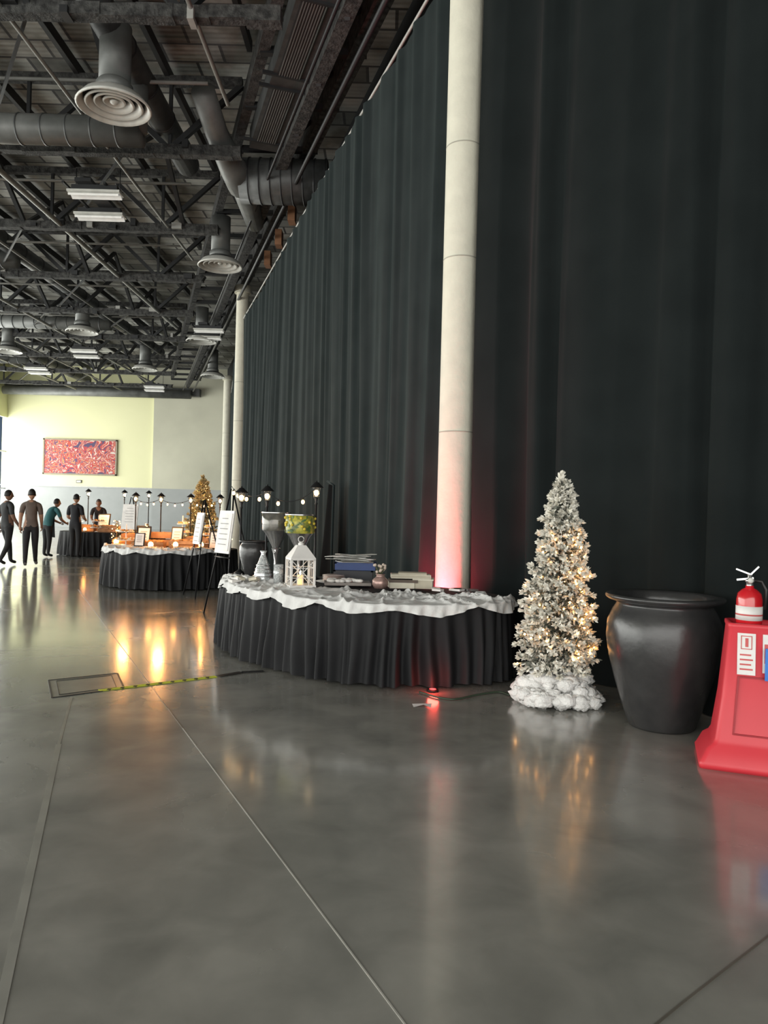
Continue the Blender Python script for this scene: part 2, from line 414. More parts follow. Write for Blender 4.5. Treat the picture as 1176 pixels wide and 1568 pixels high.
for z in(-1.17,1.17): g.box((0,-.01,z),(5.0,.1,.1),M_mf)
for x in(-2.45,2.45): g.box((x,-.01,0),(.1,.1,2.4),M_mf)
g.done('wall_painting',(-20.65,49.93,4.75))
g=MB(); g.box((0,0,0),(.35,.06,.2),mat('sign_dark',(.1,.1,.1),.5)); g.box((0,-.035,0),(.28,.01,.13),M_white); g.done('wall_sign',(-20.7,49.96,3.1))

# ---------------------------------------------------------------- tables
M_skirt=mat('black_skirt_fabric',(.009,.0095,.011),.7,nscale=10,spec=.3)
M_cloth=mat('black_tablecloth',(.02,.02,.022),.8)
def table(name,pts,zt=.74,pitch=.085,amp=.028,seed=3):
    rnd=random.Random(seed)
    P=catmull([Vector((p[0],p[1],0)) for p in pts],8)
    P,L=resample(P,.014,True); n=len(P)
    area=sum(P[i].x*P[(i+1)%n].y-P[(i+1)%n].x*P[i].y for i in range(n)); sg=1 if area>0 else -1
    ph=[];p_=0;w=pitch;am=[];a=1
    for i in range(n):
        if i%7==0:w=pitch*rnd.uniform(.6,1.9); a=rnd.uniform(.35,1.45)
        p_+=2*math.pi*.014/w; ph.append(p_); am.append(a)
    am=[sum(am[max(0,i-5):i+6])/len(am[max(0,i-5):i+6]) for i in range(n)]
    rows=12;G=[]
    for r in range(rows+1):
        t=r/rows; z=zt-.004-(zt-.03)*t*1.0; row=[]
        for i in range(n):
            d=(P[(i+2)%n]-P[i-2]).normalized(); nn=Vector((d.y,-d.x,0))*sg
            s=math.sin(ph[i]+.8*math.sin(t*3+i*.07)); off=(.004+ amp*am[i]*min(1,.15+t*1.2))*s + .035*t+.018*math.sin(ph[i]*.37+2*t)*t
            hem=.010*math.sin(ph[i]*.31)
            p=P[i]+nn*off; row.append((p.x,p.y,z+(hem if r==rows else 0)))
        G.append(row)
    g=MB(); g.grid(G,M_skirt,True)
    c=Vector((sum(p.x for p in P)/n,sum(p.y for p in P)/n,0))
    Q=P[::4]; ring=[(p.x,p.y,zt) for p in Q]; ring2=[(c.x,c.y,zt)]
    vs=ring+ring2; m_=len(ring); g.add(vs,[(i,(i+1)%m_,m_) for i in range(m_)],M_cloth,False)
    for i in range(0,m_,max(1,m_//8)):
        p=c.lerp(Q[i],.85); g.tube([(p.x,p.y,.0),(p.x,p.y,zt-.03)],.018,M_st2,8)
    o=g.done(name); return P
T1=[(-1.62,7.98),(-1.40,7.6),(-1.14,7.30),(-.675,6.87),(-.30,6.66),(.11,6.58),(.71,6.68),(1.16,6.93),(1.29,7.4),(1.05,7.95),(.55,8.4),(.1,8.8),(-.6,9.2),(-1.3,9.5),(-1.85,9.5),(-1.95,9.0),(-1.80,8.4)]
table('skirted_buffet_table',T1,pitch=.10,amp=.032)
T2=[(-5.65,15.1),(-5.38,14.3),(-4.9,13.8),(-4.3,13.6),(-3.7,13.75),(-3.2,14.2),(-2.95,14.9),(-3.3,15.5),(-4.2,15.9),(-5.2,15.8)]
table('skirted_buffet_table',T2,pitch=.12,seed=4)
T3=[(-9.9,22.6),(-9.3,22.0),(-8.5,21.9),(-7.7,22.1),(-7.0,22.6),(-7.0,23.4),(-8.4,23.6),(-9.7,23.3)]
table('skirted_buffet_table',T3,pitch=.14,seed=5)

M_lin=mat('white_linen',(.68,.68,.67),.8,bump=.25,bscale=35,col2=(.60,.60,.59))
def runner(name,front,wid,zt,seed,drop=.06):
    rnd=random.Random(seed)
    P=catmull([Vector((p[0],p[1],0)) for p in front],10,False); P,L=resample(P,.012)
    n=len(P); G=[]; ph=[rnd.uniform(0,6) for _ in range(16)]
    cols=56
    creases=[(rnd.uniform(0,L),rnd.uniform(.02,1),rnd.uniform(-1.5,1.5),rnd.uniform(.010,.026),rnd.uniform(.012,.040),rnd.uniform(.06,.28)) for _ in range(int(L*42))]
    nk=int(L/.33)+2; kn=[drop*(rnd.uniform(.75,1.15) if k%2 else rnd.uniform(.12,.45)) for k in range(nk+1)]
    for i in range(n):
        s=i*.012; d=(P[min(n-1,i+1)]-P[max(0,i-1)]).normalized(); nn=Vector((-d.y,d.x,0))
        row=[]
        u_=s/.33+.25*math.sin(s*2+ph[0]); k=max(0,min(nk-1,int(u_))); f=max(0,min(1,u_-k)); f=f**1.3 if k%2 else 1-(1-f)**1.3
        sc=kn[k]*(1-f)+kn[k+1]*f
        wv=(wid(s/L) if callable(wid) else wid)*(.90+.10*math.sin(s*5+ph[1]))
        near=[c for c in creases if abs(c[0]-s)<.4]
        for j in range(cols+1):
            t=j/cols
            if t<.12:
                q=t/.12; p=P[i]-nn*(.052-.022*q)
                z=zt+.012-sc*(1-q)
                p=p+nn*((.014*math.sin(s*33+ph[3]+q)+.010*math.sin(s*61+ph[2]-q*2))*(1-q*.7))
            else:
                q=(t-.12)/.88; p=P[i]+nn*(q*wv-.03*(1-q))
                z=zt+.010
            X=max(0,(t-.12)/.88)*wv; hz=0
            for (c0,cq,an,w,h,ln) in near:
                dx=s-c0; dy=X-cq*wv
                u=dx*math.cos(an)+dy*math.sin(an); v=-dx*math.sin(an)+dy*math.cos(an)
                e=(abs(v)/w)**1.5+(u/ln)**2
                if e<5: hz+=h*math.exp(-e)
            hz=min(hz,.055)
            if t<.12: z+=hz*t/.12
            else:
                z+=hz
                if q>.93: z=zt+.004+(z-zt)*(1-q)/.07
            row.append((p.x,p.y,z))
        G.append(row)
    g=MB(); g.grid(G,M_lin); return g.done(name)
runner('linen_runner',[(-1.86,8.9),(-1.80,8.4),(-1.62,7.98),(-1.40,7.6),(-1.14,7.30),(-.675,6.87),(-.30,6.66),(.11,6.58),(.71,6.68),(1.16,6.93),(1.28,7.3)],lambda t:.34+.62*min(1,t*2)*(1 if t<.8 else (1-t)*4+.2),.74,11,.11)
runner('linen_runner',[(-5.65,15.1),(-5.38,14.3),(-4.9,13.8),(-4.3,13.6),(-3.7,13.75),(-3.2,14.2)],.55,.74,12,.11)

# ---------------------------------------------------------------- christmas trees
def bulbmat(n,c,s): return mat(n,c,.4,emis=c,estr=s,col2=c)
M_bulb=bulbmat('warm_bulb',(1,.55,.20),14)
def tree(name,loc,h,Rb,zb,mn,mats,bulbs,nb,seed,bm=M_bulb,base=None,side=None,nl=.05,pw=.55,br=.0085):
    rnd=random.Random(seed); g=MB()
    g.tube([(0,0,.0),(0,0,h*.95)],[.03,.006],mat(name+'_trunk',(.08,.05,.03),.8),8)
    def needle(p,d,l,w,m):
        a=d.cross(Vector((rnd.uniform(-1,1),rnd.uniform(-1,1),rnd.uniform(-1,1)))).normalized()
        vs=[p-a*w*.4,p+a*w*.4,p+d*l*.6+a*w*.6,p+d*l,p+d*l*.6-a*w*.6]
        g.add(vs,[(0,1,2,3,4)],m,False)
    tips=[]
    for i in range(nb):
        u=(i+rnd.random())/nb; t=u**1.15
        z=zb+(h-.06-zb)*t
        a=i*2.39996+rnd.uniform(-.2,.2)
        r=(Rb*(1-t)**pw+.022)*rnd.choice((rnd.uniform(.6,.85),rnd.uniform(.85,1.12)))
        if t<.1: r*=.85+1.5*t
        up=rnd.uniform(-.35,.12)+.5*t
        dr=Vector((math.cos(a),math.sin(a),0))
        tip=Vector((0,0,z))+dr*r+Vector((0,0,up*r-.02))
        b0=Vector((0,0,z-.02)); ax=(tip-b0).normalized()
        g.tube([b0,tip],[.006,.003],mats[1],4,False)
        nn=int(mn*(.45+r/Rb*.7))
        for k in range(nn):
            q=rnd.uniform(.3,1.03)**.8; p=b0.lerp(tip,q)
            d=(ax*rnd.uniform(.3,1.1)+Vector((rnd.gauss(0,.6),rnd.gauss(0,.6),rnd.gauss(0,.6)))).normalized()
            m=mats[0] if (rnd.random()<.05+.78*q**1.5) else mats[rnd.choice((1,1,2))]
            needle(p,d,nl*rnd.uniform(.6,1.15),nl*.30,m)
        for k in range(7):
            needle(tip,(ax+Vector((rnd.gauss(0,.6),rnd.gauss(0,.6),rnd.gauss(0,.6)))).normalized(),nl*.8,nl*.42,mats[0])
        tips.append((b0.lerp(tip,rnd.uniform(.8,1.03)),t,a))
    for k in range(50):
        zz=h-.12+k*.0025
        needle(Vector((rnd.gauss(0,.008)-.02*(k/60),0,zz)),Vector((rnd.gauss(0,.7),rnd.gauss(0,.7),.8)).normalized(),nl*.8,nl*.4,mats[0])
    rnd.shuffle(tips); c=0
    for p,t,a in tips:
        if side and not side(p,t,a,rnd): continue
        g.sphere(p+Vector((0,0,.01)),br,bm,6,4); c+=1
        if c>=bulbs: break
    if base: base(g,rnd)
    return g.done(name,loc)
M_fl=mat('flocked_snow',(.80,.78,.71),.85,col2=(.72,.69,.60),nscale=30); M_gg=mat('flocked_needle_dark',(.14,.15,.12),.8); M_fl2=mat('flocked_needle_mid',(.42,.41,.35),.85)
M_cot=mat('cotton_batting',(.82,.81,.79),.95,bump=.8,bscale=40)
def cottonbase(g,rnd):
    g.tube([(-.2,0,.03),(.2,0,.03)],.015,M_st2); g.tube([(0,-.2,.03),(0,.2,.03)],.015,M_st2)
    for i in range(180):
        a=rnd.uniform(0,6.28); r=.285*math.sqrt(rnd.random()); z=.04+.30*(1-(r/.31)**1.8)*rnd.random(); s=rnd.uniform(.03,.075)
        sx,sy=rnd.uniform(0,6),rnd.uniform(0,6)
        g.sphere((r*math.cos(a)*1.1,r*math.sin(a),max(z,s*.8)),(s*1.25,s,s*.9),M_cot,14,9,lambda p:p*(1+.2*math.sin(p.x*7+sx)*math.sin(p.y*8+sy)+.14*math.sin(p.z*11+sx)))
def sidef(p,t,a,rnd):
    return (.05<t<.72) and p.y<.12 and rnd.random()<(.95 if p.x>-.02 else .30)
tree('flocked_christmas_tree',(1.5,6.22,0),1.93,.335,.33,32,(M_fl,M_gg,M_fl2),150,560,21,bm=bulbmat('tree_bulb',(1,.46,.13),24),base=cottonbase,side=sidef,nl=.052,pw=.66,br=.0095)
M_gd=mat('gold_tinsel',(.62,.50,.26),.6,.2); M_gr=mat('dark_fir',(.09,.10,.05),.8); M_g3=mat('olive_tinsel',(.45,.38,.2),.6,.2)
tree('flocked_christmas_tree',(-4.25,17.3,0),2.28,.52,.35,20,(M_gd,M_gr,M_g3),120,300,22,bm=bulbmat('gold_bulb',(1,.6,.2),12),nl=.09,pw=.8,br=.014)

M_pot=mat('black_glaze',(.025,.025,.026),.27,nscale=4,col2=(.038,.038,.038),bump=.12,bscale=12)
def pot(name,loc,s):
    g=MB()
    prof=[(0,0),(.235,0),(.25,.02),(.29,.14),(.35,.33),(.40,.52),(.425,.68),(.418,.80),(.38,.89),(.355,.93),(.352,.945),(.37,.955),(.415,.968),(.435,.985),(.438,1.0),(.425,1.012),(.36,1.008),(.33,.99),(.33,.9),(.38,.75),(.3,.3),(0,.28)]
    g.lathe(prof,(0,0,0),M_pot,72); return g.done(name,loc,0,s)
pot('planter_pot',(2.15,5.62,0),.985)
pot('table_urn',(-1.60,9.14,.75),.42)

# ---------------------------------------------------------------- extinguisher stand
M_red=mat('red_plastic',(.62,.035,.05),.45,nscale=2,col2=(.57,.03,.045)); M_redd=mat('red_plastic_groove',(.36,.015,.025),.5)
M_lab=mat('label_white',(.8,.78,.76),.6); M_labr=mat('label_print',(.6,.1,.1),.6); M_text=mat('grey_print',(.35,.34,.33),.7)
g=MB()
def ring(w,d,z,r=.03):
    pts=[]
    for cx,cy,a0 in((w-r,-d+r,-90),(w-r,d-r,0),(-w+r,d-r,90),(-w+r,-d+r,180)):
        for k in range(4):
            a=math.radians(a0+30*k); pts.append((cx+r*math.cos(a),cy+r*math.sin(a),z))
    return pts
g.grid([ring(.0,.0,.0,0),ring(.325,.25,0),ring(.33,.255,.03),ring(.32,.25,.045),ring(.285,.228,.12),ring(.25,.205,.15),ring(.235,.195,.18),ring(.20,.165,.45),ring(.165,.14,.88),ring(.17,.145,.895),ring(.17,.145,.915),ring(.155,.13,.92),ring(.13,.11,.90),ring(.11,.09,.80),ring(0,0,.8,0)],M_red,True)
def fy(z): return -(.195-(z-.18)*(.055/.70)) 
for (x0,x1,z0,z1) in((-.13,.13,.22,.23),(-.105,.105,.58,.59)): g.box(((x0+x1)/2,fy((z0+z1)/2)-.002,(z0+z1)/2),(x1-x0,.01,z1-z0),M_redd)
g.beam((-.13,fy(.22),.22),(-.105,fy(.59),.59),.01,.01,M_redd); g.beam((.13,fy(.22),.22),(.105,fy(.59),.59),.01,.01,M_redd)
def fquad(x0,x1,z0,z1,m,o): g.add([(x0,fy(z0)-o,z0),(x1,fy(z0)-o,z0),(x1,fy(z1)-o,z1),(x0,fy(z1)-o,z1)],[(0,1,2,3)],m,False)
fquad(-.115,-.01,.60,.86,M_lab,.004)
for k in range(4): fquad(-.10,-.025-.01*(k%2),.63+.03*k,.64+.03*k,M_labr,.006)
fquad(-.095,-.03,.76,.765,M_labr,.006);fquad(-.095,-.03,.84,.845,M_labr,.006);fquad(-.095,-.09,.76,.845,M_labr,.006);fquad(-.035,-.03,.76,.845,M_labr,.006); fquad(-.07,-.052,.775,.83,M_labr,.006)
M_blue=mat('blue_sign',(.03,.18,.6),.5)
fquad(.03,.13,.62,.86,M_lab,.004); fquad(.04,.12,.68,.8,M_labr,.006)
g.box((.10,fy(.55)-.03,.68),(.12,.012,.20),M_blue)
g.done('fire_extinguisher_stand',(2.43,4.80,0),math.radians(-20))
g=MB(); M_er=mat('extinguisher_red',(.6,.012,.02),.25,coat=.5)
g.lathe([(0,0),(.07,0),(.078,.01),(.078,.26),(.07,.30),(.045,.325),(.025,.335),(.025,.35),(0,.35)],(0,0,0),M_er,32)
g.lathe([(.0785,.13),(.0795,.13),(.0795,.22),(.0785,.22)],(0,0,0),M_lab,32); g.lathe([(.0798,.16),(.0802,.16),(.0802,.17),(.0798,.17)],(0,0,0),M_labr,32)
M_ch=mat('chrome',(.7,.7,.7),.25,.9)
g.lathe([(.022,.35),(.022,.37),(.03,.375),(.03,.39),(.015,.4),(.015,.42),(0,.42)],(0,0,0),M_ch,16)
g.beam((.02,0,.40),(-.08,0,.385),.022,.012,M_ch); g.beam((.01,0,.42),(-.085,0,.455),.022,.01,M_ch); g.beam((.0,0,.42),(.05,0,.475),.02,.01,M_ch)
g.tube([(.02,0,.385),(.07,-.01,.38),(.095,-.02,.33),(.09,-.02,.2)],.011,M_blk,8)
g.sphere((0,-.03,.385),(.018,.01,.018),M_white)
g.done('fire_extinguisher',(2.385,4.79,.805),math.radians(-15))

# ---------------------------------------------------------------- table-top things
M_iron=mat('black_iron',(.012,.012,.013),.5,.4); M_glass=mat('clear_glass',(.9,.93,.93),.05,trans=.92)
M_wb=bulbmat('lantern_bulb',(1,.7,.38),8)
def postlamp(loc,h,s=1.0):
    g=MB()
    g.lathe([(0,0),(.07,0),(.07,.015),(.03,.04),(.014,.06),(.011,h-.28),(.02,h-.27),(.011,h-.25),(.02,h-.2)],(0,0,0),M_iron,12)
    z=h-.2
    for k in range(4):
        a=math.pi/4+k*math.pi/2; g.beam((.03*math.cos(a),.03*math.sin(a),z),(.055*math.cos(a),.055*math.sin(a),z+.12),.006,.006,M_iron)
    g.lathe([(.033,z),(.033,z+.006),(0,z+.006)],(0,0,0),M_iron,12)
    g.lathe([(.085,z+.12),(.08,z+.128),(.035,z+.17),(.03,z+.18),(.008,z+.185),(.008,z+.2),(0,z+.205)],(0,0,0),M_iron,16); g.lathe([(0,z+.12),(.085,z+.12)],(0,0,0),M_iron,16)
    g.sphere((0,0,z+.06),(.022,.022,.035),M_wb,10,6)
    g.lathe([(.03,z+.01),(.048,z+.118)],(0,0,0),M_glass,12)
    return g.done('lantern_post',loc,0,s)
postlamp((-.80,8.68,.745),1.17); postlamp((-1.42,8.95,.745),1.12); postlamp((-1.80,9.3,.745),1.1)
LP=[(-5.25,15.6),(-4.72,15.62),(-4.1,15.65),(-3.4,15.3)]
for X,Y in LP: postlamp((X,Y,.745),1.06,1.05)
for X,Y in((-9.3,23.2),(-8.2,23.3),(-7.4,23.2)): postlamp((X,Y,.745),1.1,1.2)
def strings(pts,sgs,bk,r=.018):
    g=MB()
    for a,b,sg in zip(pts,pts[1:],sgs):
        a=Vector(a);b=Vector(b); Q=[a.lerp(b,t/12)-Vector((0,0,sg*4*(t/12)*(1-t/12))) for t in range(13)]
        g.tube(Q,.005,M_iron,5)
        for k in bk: 
            g.tube([Q[k],Q[k]-Vector((0,0,.03))],.008,M_iron,6); g.sphere(Q[k]-Vector((0,0,.05)),(r,r,r*1.3),M_bulb,8,6)
    return g.done('string_lights')
strings([(-2.05,9.9,1.86),(-1.80,9.22,1.78),(-1.42,8.87,1.78),(-.80,8.6,1.83)],(.03,.06,.14),(3,9),.02)
strings([(x,y-.07,1.72) for x,y in LP],(.08,.08,.08),(3,6,9),.018)
M_wm=mat('white_metal',(.8,.78,.75),.5)
g=MB(); w=.12
g.box((0,0,.012),(.27,.27,.024),M_wm); g.box((0,0,.29),(.26,.26,.02),M_wm)
for x in(-w,w):
    for y in(-w,w): g.box((x,y,.15),(.02,.02,.28),M_wm)
for s in(-1,1):
    for k in(-.06,0,.06):
        g.beam((k,s*w,.02),(k,s*w,.29),.006,.006,M_wm); g.beam((s*w,k,.02),(s*w,k,.29),.006,.006,M_wm)
    for z in(.1,.2): g.beam((-w,s*w,z),(w,s*w,z),.006,.006,M_wm); g.beam((s*w,-w,z),(s*w,w,z),.006,.006,M_wm)
    g.beam((-w,s*w,.03),(w,s*w,.28),.007,.007,M_wm); g.beam((w,s*w,.03),(-w,s*w,.28),.007,.007,M_wm)
g.add([(-.13,-.13,.3),(.13,-.13,.3),(.13,.13,.3),(-.13,.13,.3),(-.045,-.045,.43),(.045,-.045,.43),(.045,.045,.43),(-.045,.045,.43)],[(0,1,5,4),(1,2,6,5),(2,3,7,6),(3,0,4,7),(4,5,6,7)],M_wm,False)
g.lathe([(.03,.43),(.03,.45),(.0,.47)],(0,0,0),M_wm,12)
g.tube([(.03*math.cos(t*.5),0,.49+.03*math.sin(t*.5)) for t in range(13)],.004,M_wm,6)
g.lathe([(0,.024),(.035,.024),(.035,.12),(0,.125)],(0,0,0),mat('candle_wax',(.85,.7,.45),.5,emis=(1,.55,.2),estr=1.0),16); g.sphere((0,0,.145),(.009,.009,.02),bulbmat('candle_flame',(1,.6,.25),40),8,6)
g.done('candle_lantern',(-.85,7.64,.775),.35)
M_pat=mat('lemon_pattern',(.5,.45,.05),.3,col2=(.05,.09,.04),nscale=16)
M_silver=mat('brushed_silver',(.5,.5,.5),.22,.85); M_smoke=mat('smoked_glass',(.16,.15,.13),.12,.3,col2=(.06,.06,.055),nscale=10)
M_leaf=mat('leaf_green',(.08,.16,.04),.5,col2=(.04,.09,.03)); M_lem=mat('lemon_rind',(.65,.5,.05),.5)
def dispenser(loc,s,m1,fol=False):
    g=MB()
    g.lathe([(0,0),(.09,0),(.09,.012),(.02,.03),(.016,.22),(.03,.30),(.05,.36)],(0,0,0),M_silver,24)
    g.lathe([(.03,.32),(.045,.38),(.12,.52),(.155,.56)],(0,0,0),M_silver,32)
    g.lathe([(.155,.56),(.16,.57),(.165,.76),(.158,.765)],(0,0,0),m1,32)
    g.lathe([(.168,.755),(.172,.762),(.168,.772)],(0,0,0),M_silver,32); g.lathe([(.168,.772),(.14,.77),(.0,.74)],(0,0,0),M_smoke,32)
    g.box((0,-.04,.33),(.025,.06,.03),M_silver); g.tube([(0,-.06,.33),(0,-.08,.31)],.008,M_silver,8)
    if fol:
        for k in range(70):
            a=U(0,6.28); z=U(.58,.75); r=.166; c0=Vector((r*math.cos(a),r*math.sin(a),z)); tn=Vector((-math.sin(a),math.cos(a),0)); up=Vector((0,0,1)); an=U(0,3.14)
            e1=(tn*math.cos(an)+up*math.sin(an)); e2=(tn*-math.sin(an)+up*math.cos(an)); nr=Vector((math.cos(a),math.sin(a),0))
            if k%3: g.add([c0-e1*.03,c0-e2*.011+nr*.004,c0+e1*.03,c0+e2*.011+nr*.004],[(0,1,2,3)],M_leaf)
            else: g.sphere(c0,.017,M_lem,8,6)
    return g.done('drink_dispenser',loc,0,s)
dispenser((-.93,8.22,.75),1.0,M_pat,True); dispenser((-1.25,8.6,.75),1.02,M_smoke)
M_cry=mat('cut_glass',(.75,.78,.78),.1,.3,col2=(.35,.37,.38),nscale=60)
g=MB(); g.lathe([(0,0),(.11,0),(.112,.02),(.085,.13),(.05,.22),(.028,.28),(.026,.30),(.04,.33),(.0,.33)],(0,0,0),M_cry,10)
for z in(.04,.08,.12,.16): g.lathe([(.112-(z-.02)*.25,z),(.117-(z-.02)*.25,z+.008),(.110-(z-.02)*.25,z+.016)],(0,0,0),M_silver,10)
g.done('glass_decanter',(-1.33,8.22,.775))
g=MB(); g.lathe([(0,0),(.05,0),(.055,.12),(.05,.2),(.055,.2),(.045,.02),(0,.02)],(0,0,0),M_cry,12); g.done('glass_tumbler',(-1.12,7.95,.775))
M_ros=mat('rose_metal',(.45,.3,.26),.35,.5,col2=(.3,.2,.18),nscale=40)
M_blos=mat('blossom',(.6,.5,.42),.8)
g=MB(); g.lathe([(0,0),(.06,0),(.085,.04),(.08,.09),(.045,.12),(.04,.14),(.055,.15),(0,.14)],(0,0,0),M_ros,20)
for i in range(16):
    a=U(0,6.28); q=Vector((.07*math.cos(a)*R(),.07*math.sin(a)*R(),U(.17,.25))); g.tube([(0,0,.13),q],.003,M_gr,4); g.sphere(q,.016,M_blos,6,5)
g.done('bud_vase',(-.02,7.68,.775))
M_cream=mat('cream_card',(.68,.64,.52),.7); M_page=mat('page_edge',(.5,.46,.36),.8); M_gd2=mat('dark_card',(.12,.09,.07),.7)
g=MB(); g.box((-.1,0,.03),(.26,.2,.06),M_cream,(0,0,.1)); g.box((.14,.02,.045),(.2,.2,.09),M_page,(0,0,-.1)); g.box((.14,.02,.095),(.22,.22,.015),M_cream,(0,0,-.1))
g.box((-.08,.0,.075),(.3,.2,.03),M_gd2,(0,0,.05)); g.box((.0,0,.125),(.42,.2,.04),M_cream,(0,0,.03)); g.box((0,-.101,.125),(.41,.004,.025),M_page,(0,0,.03)); g.box((.02,0,.155),(.3,.18,.018),M_page,(0,0,-.04))
g.done('stacked_gift_boxes',(.3,7.85,.772))
M_bl=mat('blue_crate',(.015,.05,.20),.45); M_dkp=mat('dark_plastic',(.02,.022,.028),.5)
g=MB()
def tray(cx,cy,z,w,d,h,m):
    g.box((cx,cy,z+.008),(w,d,.016),m)
    for s in(-1,1): g.box((cx+s*w/2,cy,z+h/2),(.012,d,h),m); g.box((cx,cy+s*d/2,z+h/2),(w,.012,h),m)
    for s in(-1,1): g.box((cx+s*w/2,cy,z+h),(.03,d+.03,.012),m); g.box((cx,cy+s*d/2,z+h),(w+.03,.03,.012),m)
tray(.06,0,0,.44,.32,.13,M_dkp); tray(.08,.02,.14,.46,.32,.08,M_bl)
for k in range(12): g.box((.02+U(-.1,.1),U(-.05,.05),.225+k*.008),(.38,.24,.006),M_white if k%3 else M_lab,(U(-.08,.08),U(-.07,.07),U(-.5,.5)))
g.done('blue_dish_crate',(-.40,8.75,.742))
M_pp=mat('plate_pink',(.7,.58,.53),.4)
g=MB(); g.lathe([(0,0),(.1,0),(.2,.025),(.205,.03),(.1,.012),(0,.012)],(0,0,0),M_wm,28)
for k in range(6): g.lathe([(0,.03+k*.012),(.07,.03+k*.012),(.13,.04+k*.012),(.07,.036+k*.012),(0,.036+k*.012)],(0,0,0),M_pp,24)
g.done('plate_stack',(-.55,8.38,.742))
g=MB(); g.box((0,0,.015),(.5,.28,.03),mat('slate_tray',(.25,.22,.2),.5)); 
for k in range(22): g.sphere((U(-.21,.21),U(-.1,.1),.045),(.04,.035,.02),M_wm,8,5)
g.done('serving_tray',(-.38,8.05,.77),.1)
g=MB()
for k in range(9): 
    x,y=U(-.2,.2),U(-.12,.12); g.box((x,y,.015+U(0,.02)),(U(.06,.12),U(.05,.09),.03),M_wm if k%2 else M_cream,(U(-.3,.3),U(-.3,.3),U(0,3)))
g.done('wrapped_favours',(-1.48,7.98,.785))
g=MB()
for k in range(6):
    x,y=U(-.2,.2),U(-.1,.1); g.box((x,y,.015),(U(.08,.14),U(.06,.1),.02),M_wm if k%2 else M_silver,(0,0,U(0,3)))
g.done('folded_napkins',(.75,7.5,.785))

M_wood=mat('warm_wood',(.42,.22,.09),.6,col2=(.3,.14,.05),nscale=8); M_bread=mat('pastry',(.6,.33,.12),.7,col2=(.45,.2,.06),nscale=20)
M_wb2=bulbmat('tealight',(1,.42,.10),26)
def crate(loc,w,d,h,rz,fill=True,name='wooden_crate'):
    g=MB()
    for s in(-1,1):
        for k in range(2):
            z=h*(.25+.5*k); g.box((0,s*d/2,z),(w,.015,h*.4),M_wood); g.box((s*w/2,0,z),(.015,d,h*.4),M_wood)
    g.box((0,0,.01),(w,d,.02),M_wood)
    if fill:
        for k in range(int(w*d*220)): g.sphere((U(-w*.43,w*.43),U(-d*.4,d*.4),h*.75+U(0,.04)),(.045,.035,.028),M_bread,7,5)
    return g.done(name,loc,rz)
for (x,y,w,d,h,rz) in((-5.2,14.85,.45,.3,.14,.3),(-4.6,14.5,.6,.3,.12,.1),(-3.9,14.5,.5,.3,.16,-.2),(-5.2,15.3,.4,.28,.25,.2),(-4.5,15.2,.6,.3,.3,0),(-3.75,15.0,.5,.3,.22,-.1)):
    crate((x,y,.75),w,d,h,rz)
for (x,y,w) in((-9.1,22.6,.6),(-8.3,22.5,.7),(-7.5,22.7,.6)): crate((x,y,.745),w,.4,.2,0)
def cakestand(loc,tiers,s=1):
    g=MB(); g.lathe([(0,0),(.09,0),(.085,.012),(.012,.02),(.01,.17*tiers+.06),(0,.17*tiers+.08)],(0,0,0),M_wm,16)
    for k in range(tiers):
        z=.1+.16*k; r=.19-.045*k
        g.lathe([(0,z),(r,z),(r+.01,z+.015),(r-.005,z+.01),(0,z+.008)],(0,0,0),M_wm,24)
        for j in range(int(r*75)):
            a=j*2*math.pi/int(r*75); g.sphere(((r-.035)*math.cos(a),(r-.035)*math.sin(a),z+.03),(.028,.028,.024),M_bread if j%3 else M_cream,8,5)
    return g.done('tiered_cake_stand',loc,0,s)
cakestand((-5.0,14.35,.79),2); cakestand((-3.5,14.85,.745),3); cakestand((-4.15,15.25,.745),3,1.1); cakestand((-8.65,22.4,.745),2,1.2)
def minitree(loc,h,sd):
    rnd=random.Random(sd); g=MB(); g.lathe([(0,0),(.05,0),(.06,.06),(0,.06)],(0,0,0),M_wood,12); g.tube([(0,0,.05),(0,0,h)],.006,M_wood,6)
    for k in range(260):
        t=rnd.random(); a=rnd.uniform(0,6.28); r=.13*(1-t)+.01; p=Vector((r*.6*math.cos(a),r*.6*math.sin(a),.08+(h-.08)*t)); d=Vector((math.cos(a),math.sin(a),rnd.uniform(-.4,.6)))
        q=Vector((-math.sin(a),math.cos(a),0))*.012; g.add([p-q,p+q,p+d*.07],[(0,1,2)],M_gr if k%3 else M_fl,False)
        if k%16==0: g.sphere(p+d*.05,.01,M_bulb,6,4)
    return g.done('tabletop_fir',loc)
minitree((-5.42,15.0,.745),.5,1); minitree((-3.2,15.05,.745),.55,2); minitree((-4.9,15.3,.745),.45,3); minitree((-7.9,22.95,.745),.6,4); minitree((-9.4,22.8,.745),.6,5)
def frame_sign(loc,w,h,rz,name='framed_sign',tilt=.2):
    g=MB(); M=Matrix.Rotation(-tilt,3,'X')
    g.box((0,.0,h/2),(w,.02,h),M_iron,(-tilt,0,0)); 
    c=M@Vector((0,-.013,0)); g.box((c.x,c.y,h/2+c.z),(w*.82,.006,h*.86),M_lab,(-tilt,0,0))
    for k in range(4): 
        c=M@Vector((0,-.018,h*(.25-.14*k))); g.box((c.x,c.y,h/2+c.z),(w*.5,.004,.014),M_text,(-tilt,0,0))
    g.tube([(0,.02,h*.6),(0,.02+h*.25,.004)],.006,M_iron,6)
    return g.done(name,loc,rz)
frame_sign((-4.85,14.95,.745),.28,.4,-.1); frame_sign((-4.15,14.85,.745),.25,.42,-.2); frame_sign((-3.3,14.55,.745),.28,.36,-.3); frame_sign((-4.65,14.1,.79),.2,.26,-.1)
frame_sign((-8.7,22.95,.745),.4,.55,-.1)
